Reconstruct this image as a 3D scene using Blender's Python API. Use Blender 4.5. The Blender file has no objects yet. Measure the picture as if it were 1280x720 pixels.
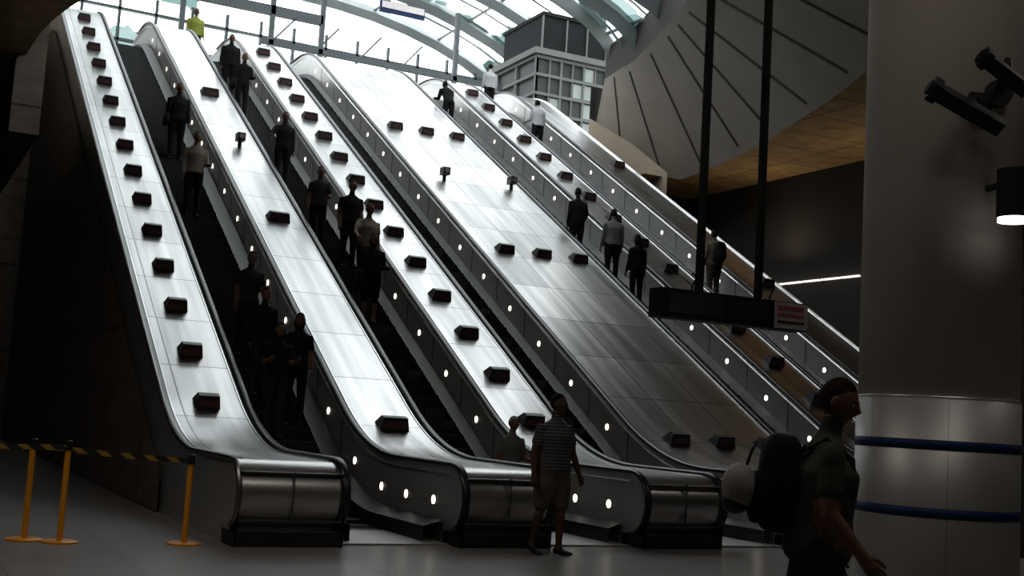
import bpy, bmesh, math, random
import numpy as np
from mathutils import Vector, Matrix
random.seed(4)
sc=bpy.context.scene
T30=math.tan(math.radians(30)); C30=math.cos(math.radians(30)); S30=.5

# ------------------------------------------------------------ materials
def mat(name,col,rough=.6,metal=0,var=.12,scale=6,emit=0,spec=None,bump=0):
    m=bpy.data.materials.new(name); m.use_nodes=True
    nt=m.node_tree; b=nt.nodes['Principled BSDF']
    tc=nt.nodes.new('ShaderNodeTexCoord'); nz=nt.nodes.new('ShaderNodeTexNoise'); nz.inputs['Scale'].default_value=scale
    nz.inputs['Detail'].default_value=5
    nt.links.new(tc.outputs['Object'],nz.inputs['Vector'])
    r=nt.nodes.new('ShaderNodeMixRGB')
    r.inputs[1].default_value=(*[c*(1-var) for c in col],1); r.inputs[2].default_value=(*[min(1,c*(1+var)) for c in col],1)
    nt.links.new(nz.outputs['Fac'],r.inputs[0]); nt.links.new(r.outputs[0],b.inputs['Base Color'])
    b.inputs['Roughness'].default_value=rough; b.inputs['Metallic'].default_value=metal
    if spec is not None: b.inputs['Specular IOR Level'].default_value=spec
    if emit:
        b.inputs['Emission Color'].default_value=(*col,1); b.inputs['Emission Strength'].default_value=emit
    if bump:
        bp=nt.nodes.new('ShaderNodeBump'); bp.inputs['Strength'].default_value=bump; bp.inputs['Distance'].default_value=.02
        nt.links.new(nz.outputs['Fac'],bp.inputs['Height']); nt.links.new(bp.outputs[0],b.inputs['Normal'])
    return m
def brickmat(name,c1,c2,cm,bw,rh,mortar,x0=0,y0=0,rough=.4,metal=0,axes='xy',refl_streak=0,offset=0.0,bias=0,rv=.1,mul=.45,det=5):
    m=bpy.data.materials.new(name); m.use_nodes=True
    nt=m.node_tree; b=nt.nodes['Principled BSDF']; L=nt.links
    tc=nt.nodes.new('ShaderNodeTexCoord'); sp=nt.nodes.new('ShaderNodeSeparateXYZ'); cb=nt.nodes.new('ShaderNodeCombineXYZ')
    L.new(tc.outputs['Object'],sp.inputs[0])
    for i,a in enumerate(axes):
        ad=nt.nodes.new('ShaderNodeMath'); ad.operation='SUBTRACT'; ad.inputs[1].default_value=(x0,y0)[i]
        L.new(sp.outputs['xyz'.index(a)],ad.inputs[0]); L.new(ad.outputs[0],cb.inputs[i])
    br=nt.nodes.new('ShaderNodeTexBrick'); br.offset=offset; br.squash=1
    br.inputs['Scale'].default_value=1; br.inputs['Brick Width'].default_value=bw; br.inputs['Row Height'].default_value=rh
    br.inputs['Mortar Size'].default_value=mortar; br.inputs['Mortar Smooth'].default_value=.2; br.inputs['Bias'].default_value=bias
    br.inputs['Color1'].default_value=(*c1,1);br.inputs['Color2'].default_value=(*c2,1);br.inputs['Mortar'].default_value=(*cm,1)
    L.new(cb.outputs[0],br.inputs['Vector'])
    nz=nt.nodes.new('ShaderNodeTexNoise'); nz.inputs['Scale'].default_value=2.2; nz.inputs['Detail'].default_value=det
    if refl_streak:
        mp=nt.nodes.new('ShaderNodeMapping'); mp.inputs['Scale'].default_value=(refl_streak,.12,.12); L.new(tc.outputs['Object'],mp.inputs[0]); L.new(mp.outputs[0],nz.inputs['Vector'])  # stretched noise paints panel reflections into the deck colour
    else: L.new(tc.outputs['Object'],nz.inputs['Vector'])
    cr_=nt.nodes.new('ShaderNodeMapRange'); cr_.inputs[1].default_value=.3; cr_.inputs[2].default_value=.7; cr_.inputs[3].default_value=1-mul; cr_.inputs[4].default_value=1
    L.new(nz.outputs['Fac'],cr_.inputs[0])
    mx=nt.nodes.new('ShaderNodeMixRGB'); mx.blend_type='MULTIPLY'; mx.inputs[0].default_value=1
    L.new(br.outputs['Color'],mx.inputs[1]); L.new(cr_.outputs[0],mx.inputs[2]); L.new(mx.outputs[0],b.inputs['Base Color'])
    mr=nt.nodes.new('ShaderNodeMapRange'); mr.inputs[3].default_value=rough-rv; mr.inputs[4].default_value=rough+rv
    L.new(nz.outputs['Fac'],mr.inputs[0]); L.new(mr.outputs[0],b.inputs['Roughness'])
    b.inputs['Metallic'].default_value=metal
    return m
M={}
M['deck']=brickmat('deck_steel',(.60,.595,.59),(.48,.475,.47),(.16,.16,.16),1.36,1.43,.011,rough=.30,metal=1,refl_streak=2.4,y0=18.3,rv=.06,mul=.4,det=1.5)
M['deckw']=brickmat('deck_steel_wide',(.60,.59,.58),(.38,.375,.37),(.13,.13,.13),1.13,1.43,.011,x0=12.2,y0=18.3,rough=.33,metal=1,refl_streak=2.0,rv=.06,mul=.4,det=1.5)
M['side']=mat('balustrade_steel',(.62,.61,.60),.32,.75,.15,3)
M['nose']=mat('newel_steel',(.50,.49,.48),.30,.9,.15,1)
M['edge']=mat('deck_edge_steel',(.20,.20,.20),.4,1,.1,3)
M['rim']=mat('rim_steel',(.8,.8,.8),.3,1,.05,8)
M['rubber']=mat('handrail_rubber',(.012,.012,.013),.35,0,.1,20)
M['step']=mat('step_metal',(.022,.022,.024),.5,.7,.2,12)
M['skirt']=mat('skirt_metal',(.06,.06,.06),.45,1,.1,6)
M['spot']=mat('spot_lamp',(1,.88,.70),.4,0,0,1,emit=3.0)
M['signbody']=mat('deck_sign_black',(.018,.017,.017),.5,0,.1,10)
M['signred']=mat('deck_sign_panel',(.07,.03,.028),.5,0,.2,30)
M['clad']=brickmat('cladding_brown',(.24,.185,.14),(.20,.155,.12),(.05,.04,.033),3.6,2.9,.03,axes='yz',rough=.55,offset=.5)
M['conc']=mat('concrete',(.17,.145,.118),.85,0,.18,1.0,bump=.05)
M['concdark']=mat('joint_and_shade_dark',(.022,.019,.016),.9)
M['ochre']=brickmat('ceiling_ochre',(.42,.27,.12),(.36,.23,.10),(.1,.06,.03),3,1.6,.03,rough=.8)
M['wall']=mat('wall_dark',(.02,.017,.015),.85,0,.2,1)
M['sand']=mat('wall_sandstone',(.26,.21,.155),.85,0,.15,2)
M['floor']=brickmat('floor_tiles',(.27,.255,.25),(.24,.228,.222),(.11,.10,.10),1.2,1.2,.010,rough=.30,rv=.03,mul=.15,det=2)
M['rib']=mat('roof_steel',(.20,.225,.225),.55,.2,.1,2)
M['mull']=mat('mullion_steel',(.06,.07,.075),.5,.4,.1,2)
M['yellow']=mat('post_yellow',(.75,.30,.01),.4,0,.08,8)
M['black']=mat('black_plastic',(.007,.007,.008),.55,spec=.3)
M['colconc']=mat('column_concrete',(.40,.365,.32),.75,0,.15,1.2,bump=.04)
M['colsteel']=mat('column_steel',(.42,.41,.40),.48,.6,.12,1.2)
M['blue']=mat('blue_band',(.006,.02,.075),.6,spec=.2)
M['signface']=mat('display_face',(.03,.028,.028),.25)
M['signwhite']=mat('sign_panel_white',(.55,.50,.50),.5,0,.1,10)
M['pink']=mat('sign_text_magenta',(.4,.05,.1),.5)
M['lamp']=mat('lamp_glow',(1,.97,.93),.5,emit=4)
M['striplamp']=mat('strip_lamp',(1,.93,.82),.5,emit=1.2)
M['liftglass']=mat('lift_glass',(.04,.046,.046),.5,0,.5,.8,spec=.2)
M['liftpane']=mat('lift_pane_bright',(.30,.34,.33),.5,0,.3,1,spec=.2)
M['liftsteel']=mat('lift_steel',(.13,.14,.135),.6,0,.1,1,spec=.2)
M['liftdark']=mat('lift_dark',(.012,.013,.014),.7,0,.3,1,spec=.1)
M['redtape']=mat('red_trim',(.4,.02,.04),.5)
def glassmat():
    m=bpy.data.materials.new('roof_glass'); m.use_nodes=True; nt=m.node_tree; nt.nodes.clear(); L=nt.links
    o=nt.nodes.new('ShaderNodeOutputMaterial'); tr=nt.nodes.new('ShaderNodeBsdfTransparent'); gl=nt.nodes.new('ShaderNodeBsdfGlossy'); mx=nt.nodes.new('ShaderNodeMixShader')
    mx.inputs[0].default_value=.05; gl.inputs['Roughness'].default_value=.1
    tc=nt.nodes.new('ShaderNodeTexCoord'); vo=nt.nodes.new('ShaderNodeTexVoronoi'); vo.inputs['Scale'].default_value=.6; vo.distance='CHEBYCHEV'; vo.inputs['Randomness'].default_value=.5
    rp=nt.nodes.new('ShaderNodeValToRGB'); rp.color_ramp.elements[0].color=(.07,.11,.105,1); rp.color_ramp.elements[1].color=(.97,1,1,1); rp.color_ramp.elements[0].position=.24; rp.color_ramp.elements[1].position=.52
    L.new(tc.outputs['Object'],vo.inputs['Vector']); L.new(vo.outputs['Color'],rp.inputs[0]); L.new(rp.outputs[0],tr.inputs[0])
    L.new(tr.outputs[0],mx.inputs[1]); L.new(gl.outputs[0],mx.inputs[2]); L.new(mx.outputs[0],o.inputs[0])
    return m
M['glass']=glassmat()

# ------------------------------------------------------------ mesh builder
class MB:
    def __init__(s): s.v=[];s.f=[];s.m=[];s.mats=[]
    def mi(s,m):
        if m not in s.mats: s.mats.append(m)
        return s.mats.index(m)
    def add(s,vs,fs,m):
        o=len(s.v); i=s.mi(m); s.v+= [tuple(v) for v in vs]
        for f in fs: s.f.append([o+k for k in f]); s.m.append(i)
    def box(s,a,b,m,mx=None):
        x0,y0,z0=a;x1,y1,z1=b
        vs=[Vector(p) for p in [(x0,y0,z0),(x1,y0,z0),(x1,y1,z0),(x0,y1,z0),(x0,y0,z1),(x1,y0,z1),(x1,y1,z1),(x0,y1,z1)]]
        if mx: vs=[mx@v for v in vs]
        s.add(vs,[(0,3,2,1),(4,5,6,7),(0,1,5,4),(1,2,6,5),(2,3,7,6),(3,0,4,7)],m)
    def tube(s,pts,rad,m,n=10,up=None,flat=1.0,cap=True):
        pts=[Vector(p) for p in pts]
        if not hasattr(rad,'__len__'): rad=[rad]*len(pts)
        vs=[];fs=[];N=len(pts)
        ref=Vector(up) if up else None
        for i,p in enumerate(pts):
            d=(pts[min(i+1,N-1)]-pts[max(i-1,0)]).normalized()
            if ref is None:
                ref=Vector((1,0,0)) if abs(d.x)<.8 else Vector((0,0,1))
            a=(ref-d*ref.dot(d)).normalized(); b=d.cross(a)
            r=rad[i]; ra,rb=(r if hasattr(r,'__len__') else (r,r*flat))
            for k in range(n):
                t=2*math.pi*k/n; vs.append(p+a*math.cos(t)*ra+b*math.sin(t)*rb)
        for i in range(N-1):
            for k in range(n):
                k2=(k+1)%n; fs.append((i*n+k,i*n+k2,(i+1)*n+k2,(i+1)*n+k))
        if cap: fs.append(tuple(range(n))[::-1]); fs.append(tuple(range((N-1)*n,N*n)))
        s.add(vs,fs,m)
    def ell(s,c,r,m,n=12,k=8,mx=None,pw=1.0):
        vs=[];fs=[]
        sg=lambda v:math.copysign(abs(v)**pw,v)
        for i in range(k+1):
            ph=-math.pi/2+math.pi*i/k
            for j in range(n):
                th=2*math.pi*j/n
                v=Vector((r[0]*sg(math.cos(ph))*sg(math.cos(th)),r[1]*sg(math.cos(ph))*sg(math.sin(th)),r[2]*sg(math.sin(ph))))
                if mx: v=mx@v
                vs.append(v+Vector(c))
        for i in range(k):
            for j in range(n):
                j2=(j+1)%n; fs.append((i*n+j,i*n+j2,(i+1)*n+j2,(i+1)*n+j))
        s.add(vs,fs,m)
    def obj(s,name,parent=None,smooth=False,loc=None,rotz=0):
        me=bpy.data.meshes.new(name); me.from_pydata(s.v,[],s.f); me.update()
        for m in s.mats: me.materials.append(m)
        me.polygons.foreach_set('material_index',s.m)
        if smooth: me.polygons.foreach_set('use_smooth',[True]*len(me.polygons))
        o=bpy.data.objects.new(name,me); sc.collection.objects.link(o)
        if parent: o.parent=parent
        if loc: o.location=loc
        o.rotation_euler[2]=rotz
        return o
def empty(name,loc=(0,0,0)):
    e=bpy.data.objects.new(name,None); e.location=loc; sc.collection.objects.link(e); return e

# ------------------------------------------------------------ camera
f,p,r,th=1514.5,math.radians(6.16),math.radians(3.406),math.radians(27.195)
F=Vector((math.sin(th)*math.cos(p),math.cos(th)*math.cos(p),math.sin(p)))
R=Vector((math.cos(th),-math.sin(th),0)); U=R.cross(F)
Rc=math.cos(r)*R+math.sin(r)*U; Uc=-math.sin(r)*R+math.cos(r)*U
cam=bpy.data.cameras.new('camera'); co=bpy.data.objects.new('camera',cam); sc.collection.objects.link(co)
mw=Matrix((( Rc.x,Uc.x,-F.x,0),(Rc.y,Uc.y,-F.y,0),(Rc.z,Uc.z,-F.z,1.659),(0,0,0,1)))
co.matrix_world=mw; cam.lens=f/1280*36; cam.sensor_width=36; cam.clip_end=500
sc.camera=co

# ------------------------------------------------------------ escalators
Y0,YB,YT,YE=14.0,17.65,40.4,43.4
W=1.3
def ramp(t,w=W):
    if t<-w: return 0
    if t>w: return t
    return (t+w)**2/(4*w)
def prof(y,h=1.0): return h+T30*(ramp(y-YB)-ramp(y-YT))
ys=[Y0+.42]+list(np.linspace(15,16.3,3))+list(np.arange(16.5,19.1,.2))+list(np.arange(19.5,39,1.0))+list(np.arange(39.0,41.9,.2))+[42.6,YE]
noseprof=[(Y0+.14,0),(Y0+.14,.18)]+[(Y0+.42-.40*math.sin(a),.60-.40*math.cos(a)) for a in np.linspace(.35,math.pi,17)]
med=[(3.79,5.15),(6.69,8.03),(9.45,10.81),(12.19,15.59),(17.12,18.48),(20.02,21.4)]
signrows=[18.7+1.43*i for i in range(16)]
def wedge(mb,x,y,w=.46,h=.20,l=.30):
    z=prof(y); t=Vector((0,C30,S30)); n=Vector((0,-S30,C30))
    if y<YB+.9: 
        k=(prof(y+.1)-prof(y-.1))/.2; t=Vector((0,1,k)).normalized(); n=Vector((0,-t.z,t.y))
    o=Vector((x,y,z))
    P=lambda a,b,c:o+Vector((a,0,0))+t*b+n*c
    w/=2
    vs=[P(-w,-l/2,0),P(w,-l/2,0),P(w,l/2,0),P(-w,l/2,0),P(-w*.82,-l/2+.05,h),P(w*.82,-l/2+.05,h),P(w*.82,l/2-.12,h*.9),P(-w*.82,l/2-.12,h*.9)]
    mb.add(vs,[(0,3,2,1),(4,5,6,7),(0,1,5,4),(1,2,6,5),(2,3,7,6),(3,0,4,7)],M['signbody'])
    q=[P(-w*.8,-l/2+.002,.03),P(w*.8,-l/2+.002,.03),P(w*.74,-l/2+.03,h*.72),P(-w*.74,-l/2+.03,h*.72)]
    q=[a-t*.012 for a in q]
    mb.add(q,[(0,1,2,3)],M['signred'])
for i,(a,b) in enumerate(med):
    e=empty('escalator_median')
    P=noseprof+[(y,prof(y)) for y in ys[1:]]
    mb=MB(); nN=len(noseprof)
    a2,b2=a+.03,b-.03
    dk=M['deckw'] if i==3 else M['deck']
    for j in range(len(P)-1):
        (ya,za),(yb_,zb)=P[j],P[j+1]
        if j<nN-1:
            mb.add([(a2,ya,za),(b2,ya,za),(b2,yb_,zb),(a2,yb_,zb)],[(0,1,2,3)],M['nose'])
        else:
            for u0,u1,mm in ((a2,a+.13,M['edge']),(a+.13,b-.13,dk),(b-.13,b2,M['edge'])):
                mb.add([(u0,ya,za),(u1,ya,za),(u1,yb_,zb),(u0,yb_,zb)],[(0,1,2,3)],mm)
        la=0 if ya<18.9 else max(0,prof(ya,-.75)); lb=0 if ya<18.9 else max(0,prof(yb_,-.75))
        if j<nN-1: la=lb=0
        ms=M['side'] if j>=1 else M['nose']
        for xx in (a2,b2):
            mb.add([(xx,ya,la),(xx,ya,za),(xx,yb_,zb),(xx,yb_,lb)],[(0,1,2,3)],ms)
    mb.add([(a2,YE,12.5),(b2,YE,12.5),(b2,YE,prof(YE)),(a2,YE,prof(YE))],[(0,1,2,3)],M['side'])
    for zz in (.30,.86):
        mb.box((a2+.02,Y0+.02,zz),(b2-.02,Y0+.12,zz+.015),M['edge'])
    for t in ((.5,) if i!=3 else (.33,.66)):
        xx=a+(b-a)*t; mb.box((xx-.005,Y0+.0,.3),(xx+.005,Y0+.05,.9),M['edge'])
    mb.box((a2-.02,Y0+.06,0),(b2+.02,Y0+.6,.17),M['skirt'])
    pr=[(y,prof(y)) for y in ys[1:]]
    for xx in (a+.13,b-.13):
        mb.tube([(xx,y,z+.004) for y,z in [(Y0+.42,1.0)]+pr],.013,M['rim'],n=6,up=(1,0,0))
    if i==0: mb.tube([(a+.03,y,z+.0) for y,z in P[2:]],.035,M['edge'],n=8,up=(1,0,0))
    if i==5: mb.tube([(b-.03,y,z+.0) for y,z in P[2:]],.04,M['rim'],n=8,up=(1,0,0))
    body=mb.obj('median_body',e)
    me=body.data; bm=bmesh.new(); bm.from_mesh(me); bmesh.ops.remove_doubles(bm,verts=bm.verts,dist=.0004)
    for f_ in bm.faces: f_.smooth=True
    for ed in bm.edges:
        if len(ed.link_faces)!=2 or ed.calc_face_angle(0)>.5: ed.smooth=False
    bm.to_mesh(me); bm.free()
    if i>0:
        lb=MB()
        yy=[15.0,15.95,16.9]+[18.1+1.43*k for k in range(16)]
        for y in yy:
            z=prof(y)-.47
            for q,(rr,m_) in enumerate(((.078,M['rim']),(.054,M['spot']))):
                x=a2-.004-.006*q
                vs=[(x,y,z)]+[(x,y+rr*math.cos(t),z+rr*math.sin(t)*1.1) for t in np.linspace(0,2*math.pi,14,endpoint=False)]
                lb.add(vs,[(0,1+(k+1)%14,1+k) for k in range(14)],m_)
        for y in [18.8+1.43*k for k in range(15)]:
            z=prof(y); lb.box((a2-.006,y-.01,z-.9),(a2+.002,y+.01,z-.06),M['skirt'])
        lb.tube([(a2-.012,y,z-.11) for y,z in [(Y0+.5,1.0)]+pr],.016,M['rim'],n=6,up=(1,0,0))
        lb.obj('balustrade_lights',e)
    sb=MB(); c=(a+b)/2
    if i in (0,2,4):
        for k,y in enumerate(signrows[:15]): wedge(sb,c+(.0),y,w=.44 if i else .38)
    elif i==1:
        for y in (18.3,25.8,33.6): wedge(sb,7.38,y,w=.5)
    elif i==3:
        for y in (18.3,25.7,33.5):
            for x in (12.94,13.96,14.99):
                wedge(sb,x,y,w=.44)
    else:
        for y in (18.3,25.7,33.5): wedge(sb,20.85,y,w=.44)
    sb.obj('deck_signs',e)
    for (mi_,x,y) in ((1,7.4,29.8),(3,13.0,29.7),(3,15.1,29.8)):
        if mi_==i:
            cb=MB(); z=prof(y)
            cb.tube([(x,y,z-.02),(x,y,z+.2)],.05,M['signbody'],n=10)
            cb.box((x-.10,y-.16,z+.16),(x+.10,y+.1,z+.36),M['signbody'])
            cb.tube([(x,y-.16,z+.26),(x,y-.2,z+.26)],.06,M['rim'],n=10)
            cb.obj('deck_camera',e)
    if i==3:
        rb=MB(); rb.box((12.3,17.0,1.0),(15.5,17.08,1.045),M['redtape']); rb.obj('red_strip',e)

for i in range(5):
    xa=med[i][1]; xb=med[i+1][0]; c=(xa+xb)/2
    e=empty('escalator')
    path=[(Y0+.42-.43*math.sin(a),.60-.43*math.cos(a)) for a in np.linspace(.1,math.pi,12)]+[(y,prof(y)+.03) for y in ys[1:-1]]
    for nm,x in (('handrail_left',xa-.03),('handrail_right',xb+.03)):
        hb=MB(); hb.tube([(x,y,z) for y,z in path],[(.06,.034)]*len(path),M['rubber'],n=10,up=(1,0,0)); hb.obj(nm,e,smooth=True)
    sb=MB(); x0,x1=c-.5,c+.5
    pts=[(15.6,.02),(16.3,.02)]
    ycur=16.3
    while ycur<41.6:
        zn=prof(ycur+.4,0.02)
        pts.append((ycur,zn)); pts.append((ycur+.4,zn)); ycur+=.4
    for (ya,za),(yb_,zb) in zip(pts[:-1],pts[1:]):
        sb.add([(x0,ya,za),(x1,ya,za),(x1,yb_,zb),(x0,yb_,zb)],[(0,1,2,3)],M['step'])
        if abs(ya-yb_)<1e-6 and zb-za>.05:
            for k in range(12):
                xx=x0+.04+k*.08; sb.add([(xx,ya-.006,za),(xx+.03,ya-.006,za),(xx+.03,ya-.006,zb),(xx,ya-.006,zb)],[(0,1,2,3)],M['skirt'])
        elif zb>.1:
            sb.add([(x0,ya-.005,za+.003),(x1,ya-.005,za+.003),(x1,ya+.025,za+.003),(x0,ya+.025,za+.003)],[(0,1,2,3)],M['skirt'])
    sb.obj('steps',e)
    kb=MB()
    yy=[14.6]+ys[1:]
    for x_in,x_out in ((x0,xa),(x1,xb)):
        for ya,yb_ in zip(yy[:-1],yy[1:]):
            za,zb=prof(ya,.22),prof(yb_,.22)
            kb.add([(x_in,ya,za-.45),(x_in,ya,za),(x_in,yb_,zb),(x_in,yb_,zb-.45)],[(0,1,2,3)],M['skirt'])
            kb.add([(x_in,ya,za),(x_out,ya,za+.08),(x_out,yb_,zb+.08),(x_in,yb_,zb)],[(0,1,2,3)],M['skirt'])
    kb.box((xa+.03,Y0+.3,0),(xb-.03,15.9,.024),M['colsteel'])
    kb.box((xa,40.9,13.0),(xb,43.4,13.16),M['colsteel'])
    kb.obj('skirt_and_comb_plate',e)
    if i==2:
        ub=MB()
        ub.add([(3.9,18.8,-.1),(21.35,18.8,-.1),(21.35,41,12.4),(3.9,41,12.4)],[(0,1,2,3)],M['wall'])
        ub.obj('truss_soffit',e)

# ------------------------------------------------------------ room shell
def simple(name,boxes,m,parent=None):
    b=MB()
    for a in boxes: b.box(a[0],a[1],m)
    return b.obj(name,parent)
simple('floor',[((-8,-8,-.3),(30,44,0))],M['floor'])
simple('floor_upper_landing',[((2.5,43.4,12.8),(30,62,13.13)),((21.5,41.5,12.8),(30,43.4,13.13))],M['floor'])
simple('wall_left',[((-6.3,-8,0),(-6,44,10.2))],M['wall'])
simple('wall_rear',[((-8,-8.3,0),(30,-8,10.2))],M['wall'])
simple('wall_right',[((25.5,-8,0),(25.8,36,10.4))],M['wall'])
simple('wall_back',[((-8,44,0),(28,44.3,12.8)),((22.6,36,0),(26,36.3,10.4))],M['wall'])
cb=MB(); yc=[18.2]+list(np.arange(18.8,44,1.0))
for ya,yb_ in zip(yc[:-1],yc[1:]):
    cb.add([(3.76,ya,0),(3.76,yb_,0),(3.76,yb_,prof(yb_,.2)),(3.76,ya,prof(ya,.2))],[(0,1,2,3)],M['clad'])
cb.obj('wall_side_cladding')
simple('wall_left_upper',[((2.2,32,8.),(2.9,62,24))],M['clad'])
simple('wall_end_left',[((-6,43.6,0),(3.75,43.9,26))],M['clad'])
outer=[(22.6,38,12.6),(22.8,35.3,11.1),(23.2,33.4,10),(22.7,30.3,10),(22.05,27.8,10),(21.2,25.4,10),(20.1,22.4,10),(18.9,19.9,10),(17.2,17.8,10),(15.0,16.4,10),(12.7,16,10),(10.2,16.4,10),(8,17.8,10),(5.8,19.9,10),(4.2,22.4,10),(3.3,25.4,10),(2.6,29,10),(2.4,33.4,10),(2.4,38,12.6)]
inner=[(22.9,38,14.5),(22.2,35.8,14.25),(21.6,34,14.0),(20.5,31,13.85),(20.0,29.7,13.75),(19.5,28.5,13.7),(18.8,27,13.5),(17.7,24.8,13.4),(16.3,22.8,13.4),(14.6,21.6,13.4),(12.7,21.2,13.4),(10.8,21.6,13.4),(9,22.8,13.4),(7.4,24.8,13.4),(6,27,13.5),(5,28.5,13.6),(4,31,13.8),(3.2,34,14),(2.9,38,14.5)]
sh=MB()
def cr(pts,n=5):
    o=[];P=[Vector(q) for q in pts];P=[P[0]*2-P[1]]+P+[P[-1]*2-P[-2]]
    for i in range(1,len(P)-2):
        for k in range(n):
            t=k/n;a,b,c,d=P[i-1:i+3]
            o.append(.5*((2*b)+(c-a)*t+(2*a-5*b+4*c-d)*t*t+(3*b-a-3*c+d)*t**3))
    o.append(P[-2]);return o
O=cr(outer);I=cr(inner)
for k,o_ in enumerate(O):
    if o_.z<10: o_.z=10
for k in range(len(O)-1):
    rows=[]
    for q in (k,k+1):
        rows.append([O[q].lerp(I[q],t) for t in (0,.33,.66,1)])
    for j in range(3):
        sh.add([rows[0][j],rows[1][j],rows[1][j+1],rows[0][j+1]],[(0,1,2,3)],M['conc'])
    up=Vector((0,0,1.2)); sh.add([I[k],I[k+1],I[k+1]+up,I[k]+up],[(0,1,2,3)],M['concdark'])
sh.obj('ceiling_concrete_shell',smooth=True)
jb=MB(); cc=Vector((12.7,32,4))
for k in range(3,len(O),5):
    a=O[k];b=I[k]; a2=a.lerp(b,.06);b2=a.lerp(b,.94)
    d=(cc-(a+b)/2).normalized()*.01
    jb.tube([a2+d,b2+d],.045,M['concdark'],n=6)
jb.obj('trim_shell_joints')
cl=MB(); c0=Vector((12.7,29,10))
for k in range(10,len(O)-6):
    a,b=O[k],O[k+1]
    if a.z>10.2 : continue
    da=(a-c0);da.z=0;db=(b-c0);db.z=0
    a1=a+da.normalized()*45;b1=b+db.normalized()*45
    if a.y>33.45 or b.y>33.5: continue
    cl.add([(a.x,a.y,a.z),(b.x,b.y,b.z),(b1.x,b1.y,10),(a1.x,a1.y,10)],[(0,1,2,3)],M['ochre'])
cl.add([(21.8,33.3,10.02),(60,33.3,10.02),(60,38,10.02),(21.8,38,10.02)],[(0,1,2,3)],M['ochre'])
cl.add([(2.4,33.4,10),(-40,35,10),(-40,45,10),(2.4,45,10)],[(0,1,2,3)],M['ochre'])
cl.obj('ceiling')
simple('wall_sky_blocker',[((23.5,20,10.05),(23.7,38.4,14.2))],M['wall'])  # unseen panel added above the ceiling to stop sky leaking past the shell
sw=MB(); sw.add([(22.5,33.0,0),(22.5,38.3,0),(22.5,38.3,13.0),(22.5,35.3,11.5),(22.5,33.0,10.1)],[(0,1,2,3,4)],M['sand'])
sw.add([(22.5,38.3,0),(27,38.3,0),(27,38.3,14.2),(22.5,38.3,14.2)],[(0,1,2,3)],M['concdark']); sw.obj('wall_stone_right')  # near-black return wall: its shade is painted into the colour
sl=MB()
yv=27.0
while yv<30.8:
    sl.box((25.36,yv,6.46),(25.46,yv+.75,6.51),M['striplamp']); yv+=.85
sl.obj('strip_light')

# ------------------------------------------------------------ glazed roof
ry=[22,25,28,31,34,37.5,41,44.5,48,51.5,55]
def arc(y,t,dz=0):
    k=min(1,max(0,(y-31)/13)); a=8.6+1.6*min(1,max(0,(y-28)/10)); cx0=12.7
    if y<28: a=8.6-(28-y)*.6
    if y>37:
        q=min(1,(y-37)/5); xr=22.9+6.5*q; xl=2.5; cx0=(xl+xr)/2; a=(xr-xl)/2
    zs=13.5+1.1*k; b=2.6+2.2*k+1.9*min(1,max(0,(y-35)/7))
    return Vector((cx0+a*math.cos(t),y,zs+b*math.sin(t)+dz))
ts=np.linspace(0,math.pi,23)
roof=empty('glazed_roof')
rb=MB()
for y in ry:
    pts=[arc(y,t) for t in ts]
    rb.tube(pts,[(.26,.36)]*len(pts),M['rib'],n=4,up=(0,1,0))
rb.obj('ribs',roof)
pb=MB()
for t in ts[1:-1:2]:
    pb.tube([arc(y,t,.2) for y in ry],.07,M['rib'],n=6,up=(0,0,1))
for y0_,y1_ in zip(ry[:-1],ry[1:]):
    y=(y0_+y1_)/2
    pb.tube([arc(y,t,.2) for t in ts],.05,M['rib'],n=4,up=(0,1,0))
pb.obj('purlins',roof)
gb=MB()
for i in range(len(ry)-1):
    for j in range(len(ts)-1):
        gb.add([arc(ry[i],ts[j],.25),arc(ry[i+1],ts[j],.25),arc(ry[i+1],ts[j+1],.25),arc(ry[i],ts[j+1],.25)],[(0,1,2,3)],M['glass'])
gb.obj('glass',roof)
fb=MB()
for x in np.arange(3,30,1.6): fb.box((x-.06,54.9,13.1),(x+.06,55.1,19.5),M['mull'])
for z in (14.6,16.1,17.4,18.8): fb.box((3,54.9,z-.06),(30,55.1,z+.06),M['mull'])
fb.add([(3,55.15,13.1),(30,55.15,13.1),(30,55.15,20),(3,55.15,20)],[(0,1,2,3)],M['glass'])
fb.obj('window_facade')
gt=MB()
gt.box((3,44.8,16.6),(14,45.1,16.95),M['mull']); gt.box((11.6,44.8,15.4),(22,45.0,15.6),M['mull'])
for x in (3.4,8.6,12.0,14.0,19.8): gt.box((x-.09,44.8,13.1),(x+.09,45.0,18.3 if x>10 else 16.6),M['mull'])
for k in range(8):
    x=12.0+k*.9; gt.tube([(x,44.9,15.5),(x+.9,44.9,16.6 if k%2==0 else 15.5)],.04,M['mull'],n=5)
gt.obj('steel_gantry')
hs=empty('hanging_direction_sign'); sb=MB()
sb.box((16.0,43.9,17.35),(17.9,44.05,17.8),M['blue']); sb.box((16.05,43.86,17.5),(17.85,43.9,17.76),M['signwhite'])
sb.tube([(16.4,44,17.8),(16.4,44,19.6)],.03,M['mull']); sb.tube([(17.5,44,17.8),(17.5,44,19.6)],.03,M['mull']); sb.obj('sign_board',hs)
lt=empty('lift_tower'); lb=MB()
lb.box((22.75,43.2,13.14),(26.1,46.8,16.7),M['liftglass'])
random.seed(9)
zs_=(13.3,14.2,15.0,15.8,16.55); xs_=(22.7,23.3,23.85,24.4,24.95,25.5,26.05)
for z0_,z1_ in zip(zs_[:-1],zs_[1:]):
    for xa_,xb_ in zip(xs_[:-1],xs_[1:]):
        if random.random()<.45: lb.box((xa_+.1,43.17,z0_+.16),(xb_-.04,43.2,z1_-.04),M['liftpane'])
for x in xs_:
    w_=.04 if x in xs_[::2] else .02
    lb.box((x-w_,43.1,13.14),(x+w_+.02,43.22,16.7),M['liftsteel'])
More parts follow.
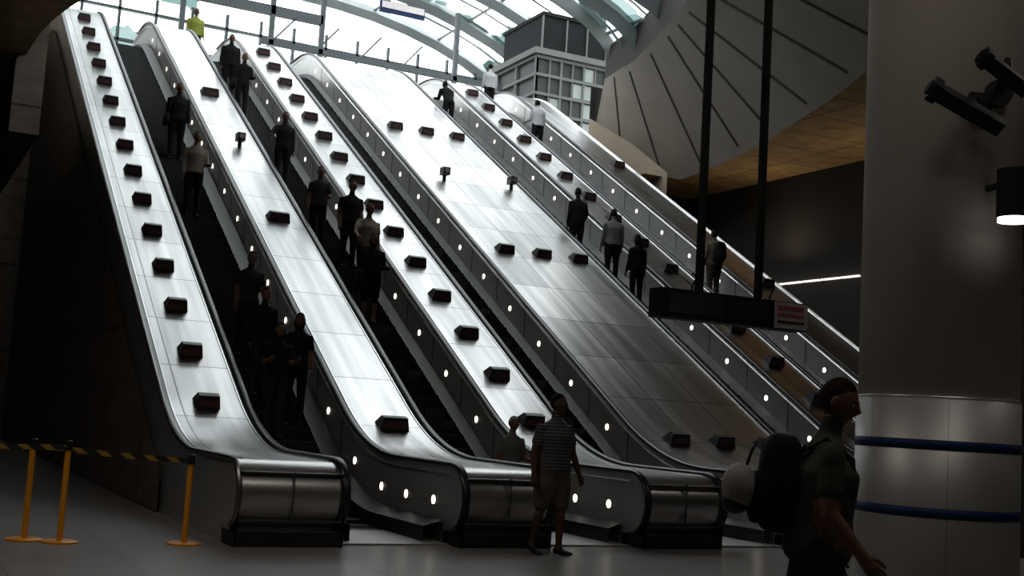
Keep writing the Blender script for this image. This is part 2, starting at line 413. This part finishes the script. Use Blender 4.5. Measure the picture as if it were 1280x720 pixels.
for z in zs_:
    lb.box((22.65,43.08,z),(26.15,43.24,z+.12),M['liftsteel']); lb.box((22.62,43.1,z),(22.78,46.9,z+.12),M['liftsteel'])
for y in (43.15,44.9,46.7): lb.box((22.64,y-.05,13.14),(22.76,y+.07,16.7),M['liftsteel'])
lb.box((22.5,42.95,16.7),(26.3,47,16.95),M['liftsteel'])
lb.obj('shaft_frame',lt)
lb=MB(); lb.box((22.95,43.3,16.95),(26.1,46.8,18.5),M['liftdark'])
for x in (22.95,24.1,25.1,26.05): lb.box((x-.03,43.22,16.95),(x+.03,43.3,18.5),M['liftsteel'])
lb.box((22.9,43.2,18.45),(26.2,46.9,18.6),M['liftdark'])
lb.obj('lift_car',lt)

# ------------------------------------------------------------ column
cx,cy,cr_=8.58,8.07,.70
col=empty('column')
N=48
def ring(z0,z1,rr,m,bb):
    bb.tube([(cx,cy,z0),(cx,cy,z1)],rr,m,n=N,up=(1,0,0))
b=MB(); ring(2.07,10.0,cr_,M['colconc'],b); o=b.obj('column_shaft',col)
for pl in o.data.polygons: pl.use_smooth=len(pl.vertices)==4
b=MB(); ring(0,2.07,cr_+.015,M['colsteel'],b)
for zz in (1.61,1.03): ring(zz,zz+.085,cr_+.0175,M['blue'],b)
ring(0,.12,cr_+.03,M['black'],b); ring(2.055,2.072,cr_+.017,M['side'],b)
for k in range(4):
    a=k*math.pi/2+.9; b.box((-.006,-.01,.12),(.006,.01,2.05),M['skirt'],Matrix.Translation((cx+(cr_+.008)*math.cos(a),cy+(cr_+.008)*math.sin(a),0))@Matrix.Rotation(a,4,'Z'))
o=b.obj('column_cladding',col)
for pl in o.data.polygons: pl.use_smooth=len(pl.vertices)==4
def cctv(a,b_,r_,arm_to,name='security_camera'):
    e=empty(name); m=MB(); a=Vector(a);b_=Vector(b_)
    d=(b_-a).normalized()
    m.tube([a,a.lerp(b_,.12),a.lerp(b_,.13),b_],[r_*1.12,r_*1.12,r_*.85,r_*.85],M['black'],n=4,up=(0,0,1))
    m.tube([a-d*.02,a+d*.05],r_*.6,M['liftdark'],n=16)
    mid=a.lerp(b_,.6); m.tube([mid,mid+Vector((.1,.1,.18)),Vector(arm_to)],[.035,.035,.04],M['black'],n=8)
    m.tube([Vector(arm_to)-Vector((.02,.03,0)),Vector(arm_to)+Vector((.03,.04,0))],.12,M['black'],n=16)
    m.obj('camera_housing',e)
cctv((7.54,7.24,4.62),(8.10,6.99,4.32),.105,(8.27,7.40,4.62))
cctv((7.93,7.05,4.92),(8.35,6.95,4.68),.10,(8.45,7.33,4.75))
e=empty('wall_lamp'); m=MB()
m.tube([(8.28,7.0,3.58),(8.28,7.0,3.99)],.14,M['liftdark'],n=24); m.tube([(8.28,7.0,3.545),(8.28,7.0,3.582)],.13,M['lamp'],n=24)
m.tube([(8.28,7.0,3.9),(8.4,7.38,3.9)],.03,M['black']); m.obj('lamp_housing',e)

# hanging display
e=empty('hanging_departure_sign'); m=MB()
m.box((7.17,10.5,2.82),(9.13,10.75,3.13),M['black']); m.box((7.25,10.485,2.87),(7.95,10.5,3.08),M['signface']); m.box((8.03,10.485,2.87),(8.6,10.5,3.08),M['signface'])
m.box((8.66,10.485,2.83),(9.12,10.5,3.12),M['signwhite'])
random.seed(2)
for row,(zz,hh) in enumerate(((3.03,.05),(2.96,.035),(2.885,.03))):
    x=8.70
    while x<9.05:
        w=random.uniform(.02,.05); m.box((x,10.478,zz),(x+w,10.486,zz+hh),M['pink'] if row!=2 else M['black']); x+=w+.014
m.obj('display_box',e)
m=MB()
for x in (7.72,8.52):
    m.box((x-.03,10.58,3.1),(x+.03,10.66,10.0),M['black'])
for x in (7.6,8.66):
    pts=[(x,10.6,3.1)]+[(x+.06*math.sin(t),10.6,3.18+.12*math.sin(t*.5)*1.2) for t in np.linspace(.3,3,8)]
    m.tube(pts,.012,M['black'],n=6)
m.obj('suspension_rods',e)

def post(x,y,h=1.12):
    e=empty('barrier_post',(x,y,0)); m=MB()
    m.tube([(0,0,0),(0,0,.02),(0,0,.03)],[.20,.20,.17],M['yellow'],n=28)
    m.tube([(0,0,.03),(0,0,h-.1)],.034,M['yellow'],n=14); m.tube([(0,0,h-.1),(0,0,h),(0,0,h+.01)],[.045,.045,.03],M['black'],n=14)
    m.obj('post',e,smooth=False); return e
post(1.6,14.6);post(1.95,14.4);pe_=post(3.3,14.3,1.02)
tp=MB()
tm=bpy.data.materials.new('hazard_tape'); tm.use_nodes=True; nt=tm.node_tree
w=nt.nodes.new('ShaderNodeTexWave'); w.bands_direction='DIAGONAL'; w.inputs['Scale'].default_value=3.2
tc=nt.nodes.new('ShaderNodeTexCoord'); rp=nt.nodes.new('ShaderNodeValToRGB'); rp.color_ramp.interpolation='CONSTANT'
rp.color_ramp.elements[0].color=(.01,.01,.01,1); rp.color_ramp.elements[1].color=(.30,.19,.03,1); rp.color_ramp.elements[1].position=.62
nt.links.new(tc.outputs['Object'],w.inputs[0]); nt.links.new(w.outputs['Fac'],rp.inputs[0]); nt.links.new(rp.outputs[0],nt.nodes['Principled BSDF'].inputs['Base Color'])
def tape(a,b,sag):
    n=12;a=Vector(a);b=Vector(b)
    for k in range(n):
        P=[]
        for q in (k,k+1):
            t=q/n;c=a.lerp(b,t);c.z-=sag*4*t*(1-t);P.append(c)
        tp.add([P[0],P[1],P[1]+Vector((0,0,.06)),P[0]+Vector((0,0,.06))],[(0,1,2,3)],tm)
tape((1.6,14.56,1.03),(3.3,14.26,.93),.02); tape((-2.5,15.2,1.0),(1.95,14.36,1.02),.03)
o=tp.obj('barrier_tape',pe_); o.location=(-3.3,-14.3,0)

e=empty('shop_kiosk'); m=MB()
m.box((15.8,12.6,0),(19.5,13.9,2.9),M['wall']); 
for z,mm in ((2.6,M['striplamp']),(1.3,M['redtape']),(.9,M['striplamp'])):
    m.box((15.9,12.54,z),(19.3,12.6,z+.06),mm)
m.box((15.9,12.4,0),(19.2,12.55,.8),M['redtape']); m.obj('kiosk_body',e)

# ------------------------------------------------------------ people
SK={}
def cm(name,col,rough=.9):
    if name not in SK: SK[name]=mat('cloth_'+name,col,rough,0,.12,25,spec=.12)
    return SK[name]
skin=mat('skin',(.14,.073,.05),.6,0,.06,12,bump=.03,spec=.2); skin2=mat('skin_dark',(.07,.038,.025),.6,0,.06,12,spec=.25)
hair_d=mat('hair_dark',(.010,.008,.006),.8,0,.3,60,spec=.1); hair_g=mat('hair_grey',(.36,.34,.31),.7,0,.2,60); hair_b=mat('hair_brown',(.016,.010,.007),.85,0,.3,60,spec=.08)
eyew=mat('eye_white',(.30,.28,.26),.3,0,0); lipm=mat('lips',(.10,.04,.035),.5,0,.05)
stripe=bpy.data.materials.new('cloth_striped'); stripe.use_nodes=True; nt=stripe.node_tree
sp=nt.nodes.new('ShaderNodeSeparateXYZ'); tc=nt.nodes.new('ShaderNodeTexCoord'); mu=nt.nodes.new('ShaderNodeMath'); mu.operation='MULTIPLY'; mu.inputs[1].default_value=24
fr=nt.nodes.new('ShaderNodeMath'); fr.operation='FRACT'; rp=nt.nodes.new('ShaderNodeValToRGB'); rp.color_ramp.interpolation='CONSTANT'
rp.color_ramp.elements[0].color=(.03,.03,.035,1); rp.color_ramp.elements[1].color=(.11,.105,.10,1); rp.color_ramp.elements[1].position=.62
nt.links.new(tc.outputs['Object'],sp.inputs[0]);nt.links.new(sp.outputs[2],mu.inputs[0]);nt.links.new(mu.outputs[0],fr.inputs[0]);nt.links.new(fr.outputs[0],rp.inputs[0]);nt.links.new(rp.outputs[0],nt.nodes['Principled BSDF'].inputs['Base Color']); nt.nodes['Principled BSDF'].inputs['Roughness'].default_value=.85

def person(name,loc,yaw,H=1.95,top=None,bottom=None,shoe=None,sk=skin,hair=hair_d,hstyle='short',
           legs=((0,0),(0,0)),arms=((0,.10,.25),(0,.10,.25)),lean=0,turn=0,nod=0,sleeve='long',shorts=False,vox=.022,girth=1.0,bag=None,skirt=False):
    s=H/1.75
    top=top or cm('dark',(.02,.02,.022)); bottom=bottom or cm('dark',(.02,.02,.022)); shoe=shoe or M['black']
    X=Vector((1,0,0))
    L=[]
    for sd,(a,k) in zip((-1,1),legs):
        hip=Vector((sd*.095,0,0)); kn=hip+.44*Vector((sd*.02,math.sin(a),-math.cos(a))); an=kn+.41*Vector((0,math.sin(a-k),-math.cos(a-k)))
        L.append((hip,kn,an,a-k))
    zp=.085-min(l[2].z for l in L)
    pel=Vector((0,0,zp)); up=Vector((0,math.sin(lean),math.cos(lean))); fw=Vector((0,math.cos(lean),-math.sin(lean)))
    T=lambda h:pel+up*h
    mb=MB(); segs=[]
    g=girth; K=bottom
    def tb(pts,rad,n=14,u=(1,0,0)): mb.tube(pts,rad,K,n=n,up=u)
    tb([T(-.09),T(-.05),T(0),T(.08),T(.18),T(.28),T(.38),T(.46),T(.515),T(.55),T(.575)],
       [(.09,.07),(.15*g,.105*g),(.172*g,.122*g),(.168*g,.118*g),(.158*g,.112*g),(.165*g,.118*g),(.182*g,.122*g),(.19,.112),(.165,.09),(.10,.07),(.055,.055)],n=18)
    tb([T(.53),T(.60)+fw*.01,T(.67)+fw*.02],[.062,.055,.055])
    segs.append((T(.05),T(.50),.17,top)); segs.append((T(-.08),T(.0),.16,bottom)); segs.append((T(.575),T(.66),.05,sk))
    hands=[]
    for sd,(sw,ab,el) in zip((-1,1),arms):
        sh=T(.475)+X*sd*(.178+.03*(g-1)/.3)
        d=Vector((sd*math.sin(ab),math.sin(sw)*math.cos(ab),-math.cos(sw)*math.cos(ab))); eb=sh+d*.285
        d2=Vector((sd*math.sin(ab)*.5,math.sin(sw+el),-math.cos(sw+el))).normalized()
        wr=eb+d2*.25
        ex=.008 if sleeve=='long' else 0
        tb([sh-d*.03,sh+d*.02,sh.lerp(eb,.45),eb-d*.02],[.05,.062,.052+ex,.044+ex])
        tb([eb-d*.03,eb,eb.lerp(wr,.3),wr],[.040+ex,.044+ex,.043+ex,.029+ex])
        tb([eb,eb+d2*.01],[.043+ex,.043+ex])
        if sleeve=='short':
            segs.append((sh,sh.lerp(eb,.62),.058,top)); segs.append((sh.lerp(eb,.75),eb,.045,sk)); segs.append((eb,wr,.04,sk))
            tb([sh.lerp(eb,.3),sh.lerp(eb,.66)],[.060,.064])
        else:
            segs.append((sh,eb,.055,top)); segs.append((eb,wr,.045,top))
        nrm=(-X*sd); nrm=(nrm-d2*nrm.dot(d2)).normalized(); wv=d2.cross(nrm)
        if wv.y<0 and abs(wv.y)>.01: wv=-wv
        pe=wr+d2*.085
        mb.tube([wr-d2*.01,wr+d2*.045,pe],[(.036,.018),(.042,.016),(.043,.013)],K,n=12,up=tuple(wv))
        segs.append((wr+d2*.03,pe,.03,sk))
        hands.append((wr,pe,d2,nrm,wv))
    for (hip,kn,an,fa),sd in zip(L,(-1,1)):
        hip=hip+pel;kn=kn+pel;an=an+pel
        if shorts:
            tb([hip+Vector((0,0,.03)),hip.lerp(kn,.4),hip.lerp(kn,.97)],[.092*g,.094*g,.086])
            tb([hip.lerp(kn,.8),kn,kn.lerp(an,.3),kn.lerp(an,.7),an],[.056,.054,.056,.042,.034])
            segs.append((hip,hip.lerp(kn,.95),.09,bottom)); segs.append((kn.lerp(an,.1),an,.045,sk))
        else:
            tb([hip+Vector((0,0,.03)),hip.lerp(kn,.4),kn,kn.lerp(an,.4),an+Vector((0,0,.02))],[.092*g,.086*g,.068,.064,.056])
            segs.append((hip,kn,.09,bottom)); segs.append((kn,an,.06,bottom))
        lift=min(0,fa)*.8
        fd=Vector((sd*.12,math.cos(lift),math.sin(lift))).normalized()
        heel=an-fd*.06+Vector((0,0,-.045)); toe=an+fd*.19+Vector((0,0,-.055))
        tb([heel,heel.lerp(toe,.25)+Vector((0,0,.012)),heel.lerp(toe,.6),toe],[(.036,.036),(.040,.046),(.048,.034),(.034,.022)])
        tb([an+Vector((0,0,.03)),an+Vector((0,0,-.05))],[.045,.04])
        segs.append((heel,toe,.045,shoe)); 
    if skirt:
        tb([T(.02),T(-.2),T(-.48)],[(.17,.13),(.2,.17),(.21,.18)])
    me=bpy.data.meshes.new('tmp'); me.from_pydata(mb.v,[],mb.f); me.update()
    ob=bpy.data.objects.new('tmp',me); sc.collection.objects.link(ob)
    bmx=bmesh.new(); bmx.from_mesh(me); bmesh.ops.recalc_face_normals(bmx,faces=bmx.faces); bmx.to_mesh(me); bmx.free()
    md=ob.modifiers.new('r','REMESH'); md.mode='VOXEL'; md.voxel_size=vox
    sm=ob.modifiers.new('s','SMOOTH'); sm.factor=.5; sm.iterations=3
    dg=bpy.context.evaluated_depsgraph_get(); ev=ob.evaluated_get(dg).to_mesh()
    n=len(ev.vertices); V=np.zeros(n*3); ev.vertices.foreach_get('co',V); V=V.reshape(-1,3)
    faces=[tuple(p_.vertices) for p_ in ev.polygons]
    ob.evaluated_get(dg).to_mesh_clear(); bpy.data.objects.remove(ob)
    cen=np.array([V[list(f_)].mean(0) for f_ in faces])
    best=np.full(len(faces),1e9); lab=np.zeros(len(faces),int)
    for i,(a,b,rr,m_) in enumerate(segs):
        a=np.array(a);b=np.array(b);ab=b-a;t=np.clip(((cen-a)@ab)/(ab@ab+1e-9),0,1)
        d=np.linalg.norm(cen-(a+t[:,None]*ab),axis=1)-rr
        k=d<best; best[k]=d[k]; lab[k]=i
    out=MB(); out.v=[tuple(v) for v in V]; out.f=[list(f_) for f_ in faces]; out.m=[out.mi(segs[i][3]) for i in lab]
    for wr,pe,d2,nrm,wv in hands:
        for k,(off,ln) in enumerate(((.030,.072),(.010,.080),(-.010,.074),(-.029,.058))):
            b0=pe-d2*.012+wv*off; pts=[b0]; ang=.15
            dd=d2
            for q,fr_ in enumerate((.42,.32,.26)):
                dd=(d2*math.cos(ang)+nrm*math.sin(ang)); pts.append(pts[-1]+dd*ln*fr_); ang+=.38+.06*k
            out.tube(pts,[.0095,.009,.008,.006],sk,n=7,up=tuple(wv))
        b0=wr+d2*.025+wv*.028; a1=(d2*.75+wv*.55+nrm*.35).normalized(); a2=(d2*.95+wv*.15+nrm*.4).normalized()
        out.tube([b0,b0+a1*.035,b0+a1*.035+a2*.028,b0+a1*.035+a2*.05],[.012,.0115,.010,.007],sk,n=7)
    hc=T(.735)+fw*.03
    HM=Matrix.Translation(hc)@Matrix.Rotation(-turn,4,'Z')@Matrix.Rotation(-nod-lean*.3,4,'X')
    nU,nV=32,26
    vs=[];hv=[];fs=[];hf=[];hm=[]
    for i in range(nV+1):
        ph=-math.pi/2+math.pi*i/nV
        for j in range(nU):
            tt=2*math.pi*j/nU; x,y,z=math.cos(ph)*math.cos(tt),math.cos(ph)*math.sin(tt),math.sin(ph)
            jaw=max(0,-z)
            sx=1-.30*jaw**1.5; sy=1-.12*jaw if y>0 else 1-.38*jaw
            X_,Y_,Z_=x*.077*sx,y*.097*sy+.012*jaw,z*.117
            if y>0:
                gz=lambda z0,w_:math.exp(-((z-z0)/w_)**2); gx=lambda x0,w_:math.exp(-((x-x0)/w_)**2)
                Y_+=.024*gx(0,.13)*gz(-.16,.16)+.008*gx(0,.11)*gz(.02,.2)
                Y_-=.010*(gx(.38,.17)+gx(-.38,.17))*gz(.04,.13)
                Y_+=.005*gz(.2,.1)*gx(0,.5)+.006*gx(0,.22)*gz(-.5,.1)+.008*gx(0,.3)*gz(-.85,.14)
            vs.append(HM@Vector((X_,Y_,Z_)))
            hl=.60 if y>.45 else (.22+.84*max(0,y) if y>-.15 else -.45)
            th_=max(0,min(1,(z-hl)/.35)); e_=1.010+.045*th_
            hz=z*.117*e_+.001*th_; hx=x*.077*sx*e_*1.01; hy=(y*.097*sy+.012*jaw)*e_-.002
            if hstyle=='long' and z<0 and y<.25: hz=z*.20; hx=x*.095*(1-.1*jaw); hy=y*.10-.02
            hv.append(HM@Vector((hx,hy,hz)))
            hm.append((x,y,z))
    for i in range(nV):
        for j in range(nU):
            j2=(j+1)%nU; q=(i*nU+j,i*nU+j2,(i+1)*nU+j2,(i+1)*nU+j); fs.append(q)
            x,y,z=[sum(hm[t][c_] for t in q)/4 for c_ in range(3)]
            if hstyle=='long': ok=(z>.42) or (y<.25)
            else: ok= z>(.60 if y>.45 else (.22+.84*max(0,y) if y>-.15 else -.45))
            if ok: hf.append(q)
    out.add(vs,fs,sk)
    if hf: out.add(hv,hf,hair)
    for sd in (-1,1):
        out.ell((0,0,0),(.010,.020,.032),sk,n=8,k=6,mx=HM@Matrix.Translation((sd*.079,-.006,-.006)))
        out.ell((0,0,0),(.0135,.008,.008),eyew,n=8,k=6,mx=HM@Matrix.Translation((sd*.030,.080,.006)))
        out.ell((0,0,0),(.006,.004,.006),hair_d,n=8,k=6,mx=HM@Matrix.Translation((sd*.030,.087,.006)))
        out.ell((0,0,0),(.018,.006,.004),hair,n=8,k=4,mx=HM@Matrix.Translation((sd*.031,.091,.026)))
    out.ell((0,0,0),(.024,.008,.006),lipm,n=10,k=6,mx=HM@Matrix.Translation((0,.089,-.058)))
    if bag=='backpack':
        bm_=cm('backpack',(.010,.010,.011))
        RM=Matrix.Rotation(-lean,4,'X')
        out.ell(T(.30)-fw*.215,(.155,.105,.245),bm_,n=20,k=14,mx=RM,pw=.6)
        out.ell(T(.22)-fw*.315,(.115,.04,.13),bm_,n=16,k=10,mx=RM,pw=.6)
        for sd in (-1,1):
            out.tube([T(.46)-fw*.14+X*sd*.09,T(.545)-fw*.02+X*sd*.10,T(.46)+fw*.115+X*sd*.11,T(.30)+fw*.135+X*sd*.125,T(.16)+fw*.05+X*sd*.165,T(.12)-fw*.13+X*sd*.12],[(.026,.010)]*6,bm_,n=8,up=(1,0,0))
    if bag=='shoulder':
        bm_=cm('bag',(.015,.013,.012))
        out.ell(T(-.02)+X*.25+fw*.02,(.06,.17,.14),bm_,n=16,k=10,pw=.6)
        out.tube([T(.08)+X*.25-fw*.1,T(.3)+X*.2-fw*.11,T(.54)+X*.14,T(.3)+X*.2+fw*.12,T(.08)+X*.25+fw*.1],[(.018,.006)]*5,bm_,n=6)
    out.v=[(a*s,b*s,c*s) for a,b,c in out.v]
    o=out.obj(name,smooth=True,loc=loc,rotz=yaw)
    return o,s

PI=math.pi
dk=cm('dark',(.008,.008,.009)); beige=cm('beige',(.20,.165,.13)); white=cm('white',(.40,.40,.41)); grey=cm('grey',(.13,.13,.135)); tan=cm('tan',(.11,.085,.06)); hiv=cm('hivis',(.20,.22,.04)); navy=cm('navy',(.010,.012,.022)); char=cm('charcoal',(.03,.028,.028)); jean=cm('jeans',(.02,.025,.04)); brn=cm('brown',(.05,.035,.025))
def stepz(y):
    k=math.floor((y-16.3)/.4); return prof(16.3+.4*k+.4,.02)
def onstep(y):
    k=math.floor((y-16.3)/.4); return 16.3+.4*k+.17
def esc(name,x,y,yaw,**k):
    y=onstep(y); k.setdefault('bottom',dk); return person(name,(x,y,stepz(y)),yaw,**k)
A0=((0.05,.12,.3),(-.05,.12,.25)); AH=((.1,.15,1.3),(.0,.12,.3)); AP=((.35,.1,1.5),(.3,.1,1.5)); AR=((0,.1,.2),(.5,.5,.5))
esc('commuter',5.95,30.4,PI,top=dk,arms=A0,bag='shoulder',girth=1.15)
esc('commuter',5.80,27.5,PI,top=beige,arms=AH,H=1.93,girth=1.15)
esc('commuter',5.78,21.9,PI,top=char,arms=AH,turn=.4,H=1.9,hair=hair_b,sleeve='short')
esc('commuter',5.70,19.5,PI,top=dk,arms=AP,hstyle='long',H=1.88,sleeve='short',bottom=jean)
esc('commuter',6.15,19.9,PI-.2,top=navy,arms=A0,hstyle='long',H=1.86,bag='shoulder',sleeve='short')
esc('commuter',5.75,20.7,PI+.2,top=dk,arms=A0,H=1.85,bottom=jean)
esc('commuter',8.45,36.3,PI,top=dk,arms=A0,girth=1.2)
esc('commuter',8.50,34.6,PI,top=dk,arms=AH,H=1.9,bag='shoulder')
esc('commuter',8.48,29.7,PI,top=dk,arms=AR,girth=1.1)
esc('commuter',8.50,26.4,PI-.3,top=char,arms=AH,H=1.88,sleeve='short')
esc('commuter',9.0,25.7,PI,top=dk,arms=A0,H=1.95,girth=1.15,sleeve='short')
esc('commuter',9.0,24.5,PI+.2,top=beige,arms=AR,H=1.97,girth=1.25,sleeve='short')
esc('commuter',8.70,23.3,PI,top=dk,arms=AH,hstyle='long',H=1.85,bag='shoulder',shorts=True,girth=1.2)
esc('commuter',15.95,36.4,0,top=dk,arms=AP,lean=.5)
esc('commuter',16.05,27.65,0,top=dk,arms=AR,bag=None,H=1.93,girth=1.15)
esc('commuter',16.45,26.4,-.15,top=grey,arms=A0,H=1.95,girth=1.15)
esc('commuter',16.45,25.1,0,top=dk,arms=A0,hstyle='long',H=1.85)
esc('commuter',18.95,39.6,0,top=white,arms=A0,H=1.9,girth=1.15)
esc('commuter',18.95,35.6,0,top=white,arms=AH,H=1.95,lean=.12,girth=1.15)
esc('commuter',19.4,26.1,0,top=tan,arms=A0,H=1.95,bag='backpack',girth=1.15,sleeve='short',bottom=brn)
person('station_worker',(8.45,41.6,13.16),PI,top=hiv,H=1.95,arms=A0,girth=1.2)
person('man_in_striped_shirt',(7.62,13.40,0),PI+.25,H=1.97,top=stripe,bottom=cm('khaki',(.11,.085,.062)),sk=skin2,hair=hair_d,legs=((.10,.10),(-.14,.14)),arms=((.05,.22,.35),(-.1,.22,.25)),sleeve='short',shorts=True,vox=.015,girth=1.35,turn=-.4)
person('elderly_woman',(8.42,16.1,.03),PI+.2,H=1.64,top=cm('greyblouse',(.13,.125,.12)),hair=hair_g,arms=AH,sleeve='short',vox=.018,girth=1.15)
yw=-PI/2-.60
ob,s=person('man_with_backpack',(4.73,5.3,0),yw,H=1.99,top=cm('olive',(.045,.043,.035)),bottom=cm('denim',(.02,.024,.034)),hair=hair_b,legs=((.30,.12),(-.22,.22)),arms=((-.12,.12,.55),(-.05,.16,.75)),lean=.07,nod=.28,turn=.25,sleeve='short',vox=.013,girth=1.4,bag='backpack')
hb=MB(); hb.ell((0,0,0),(.12,.10,.13),cm('helmet',(.26,.25,.23),.5),n=24,k=16); hb.ell((0,-.02,-.09),(.09,.08,.065),M['black'],n=18,k=10)
hb.tube([(0,.03,.10),(0,.06,.2),(0,.09,.26)],.01,M['black'],n=6)
o=hb.obj('bike_helmet',smooth=True); o.parent=ob; o.location=Vector((.05,-.44,1.36))

# ------------------------------------------------------------ lighting
w=bpy.data.worlds.new('world'); sc.world=w; w.use_nodes=True
bg=w.node_tree.nodes['Background']; bg.inputs[0].default_value=(.95,.975,1,1); bg.inputs[1].default_value=4.9
def area(name,loc,size,en,col=(1,.92,.82),rot=(0,0,0),sy=None):
    l=bpy.data.lights.new(name,'AREA'); l.energy=en; l.size=size; l.color=col
    if sy: l.shape='RECTANGLE'; l.size_y=sy
    o=bpy.data.objects.new(name,l); o.location=loc; o.rotation_euler=rot; sc.collection.objects.link(o); return o
area('hall_fill',(3,3,9.8),2,45); area('hall_fill',(7,3,9.8),2,60); area('hall_fill',(0,11,9.8),2,140); area('hall_fill',(16,8,9.8),2,50)  # unseen fill lamps, added to lift the hall, column and left side
area('soffit_fill',(24.4,30,7.2),.8,20,(1,.8,.55),(PI,0,0)); area('soffit_fill',(24.2,25,7.2),.8,20,(1,.8,.55),(PI,0,0))  # no fixture here: added to brighten the ochre ceiling from below
sc.view_settings.view_transform='Standard'
sc.view_settings.exposure=0
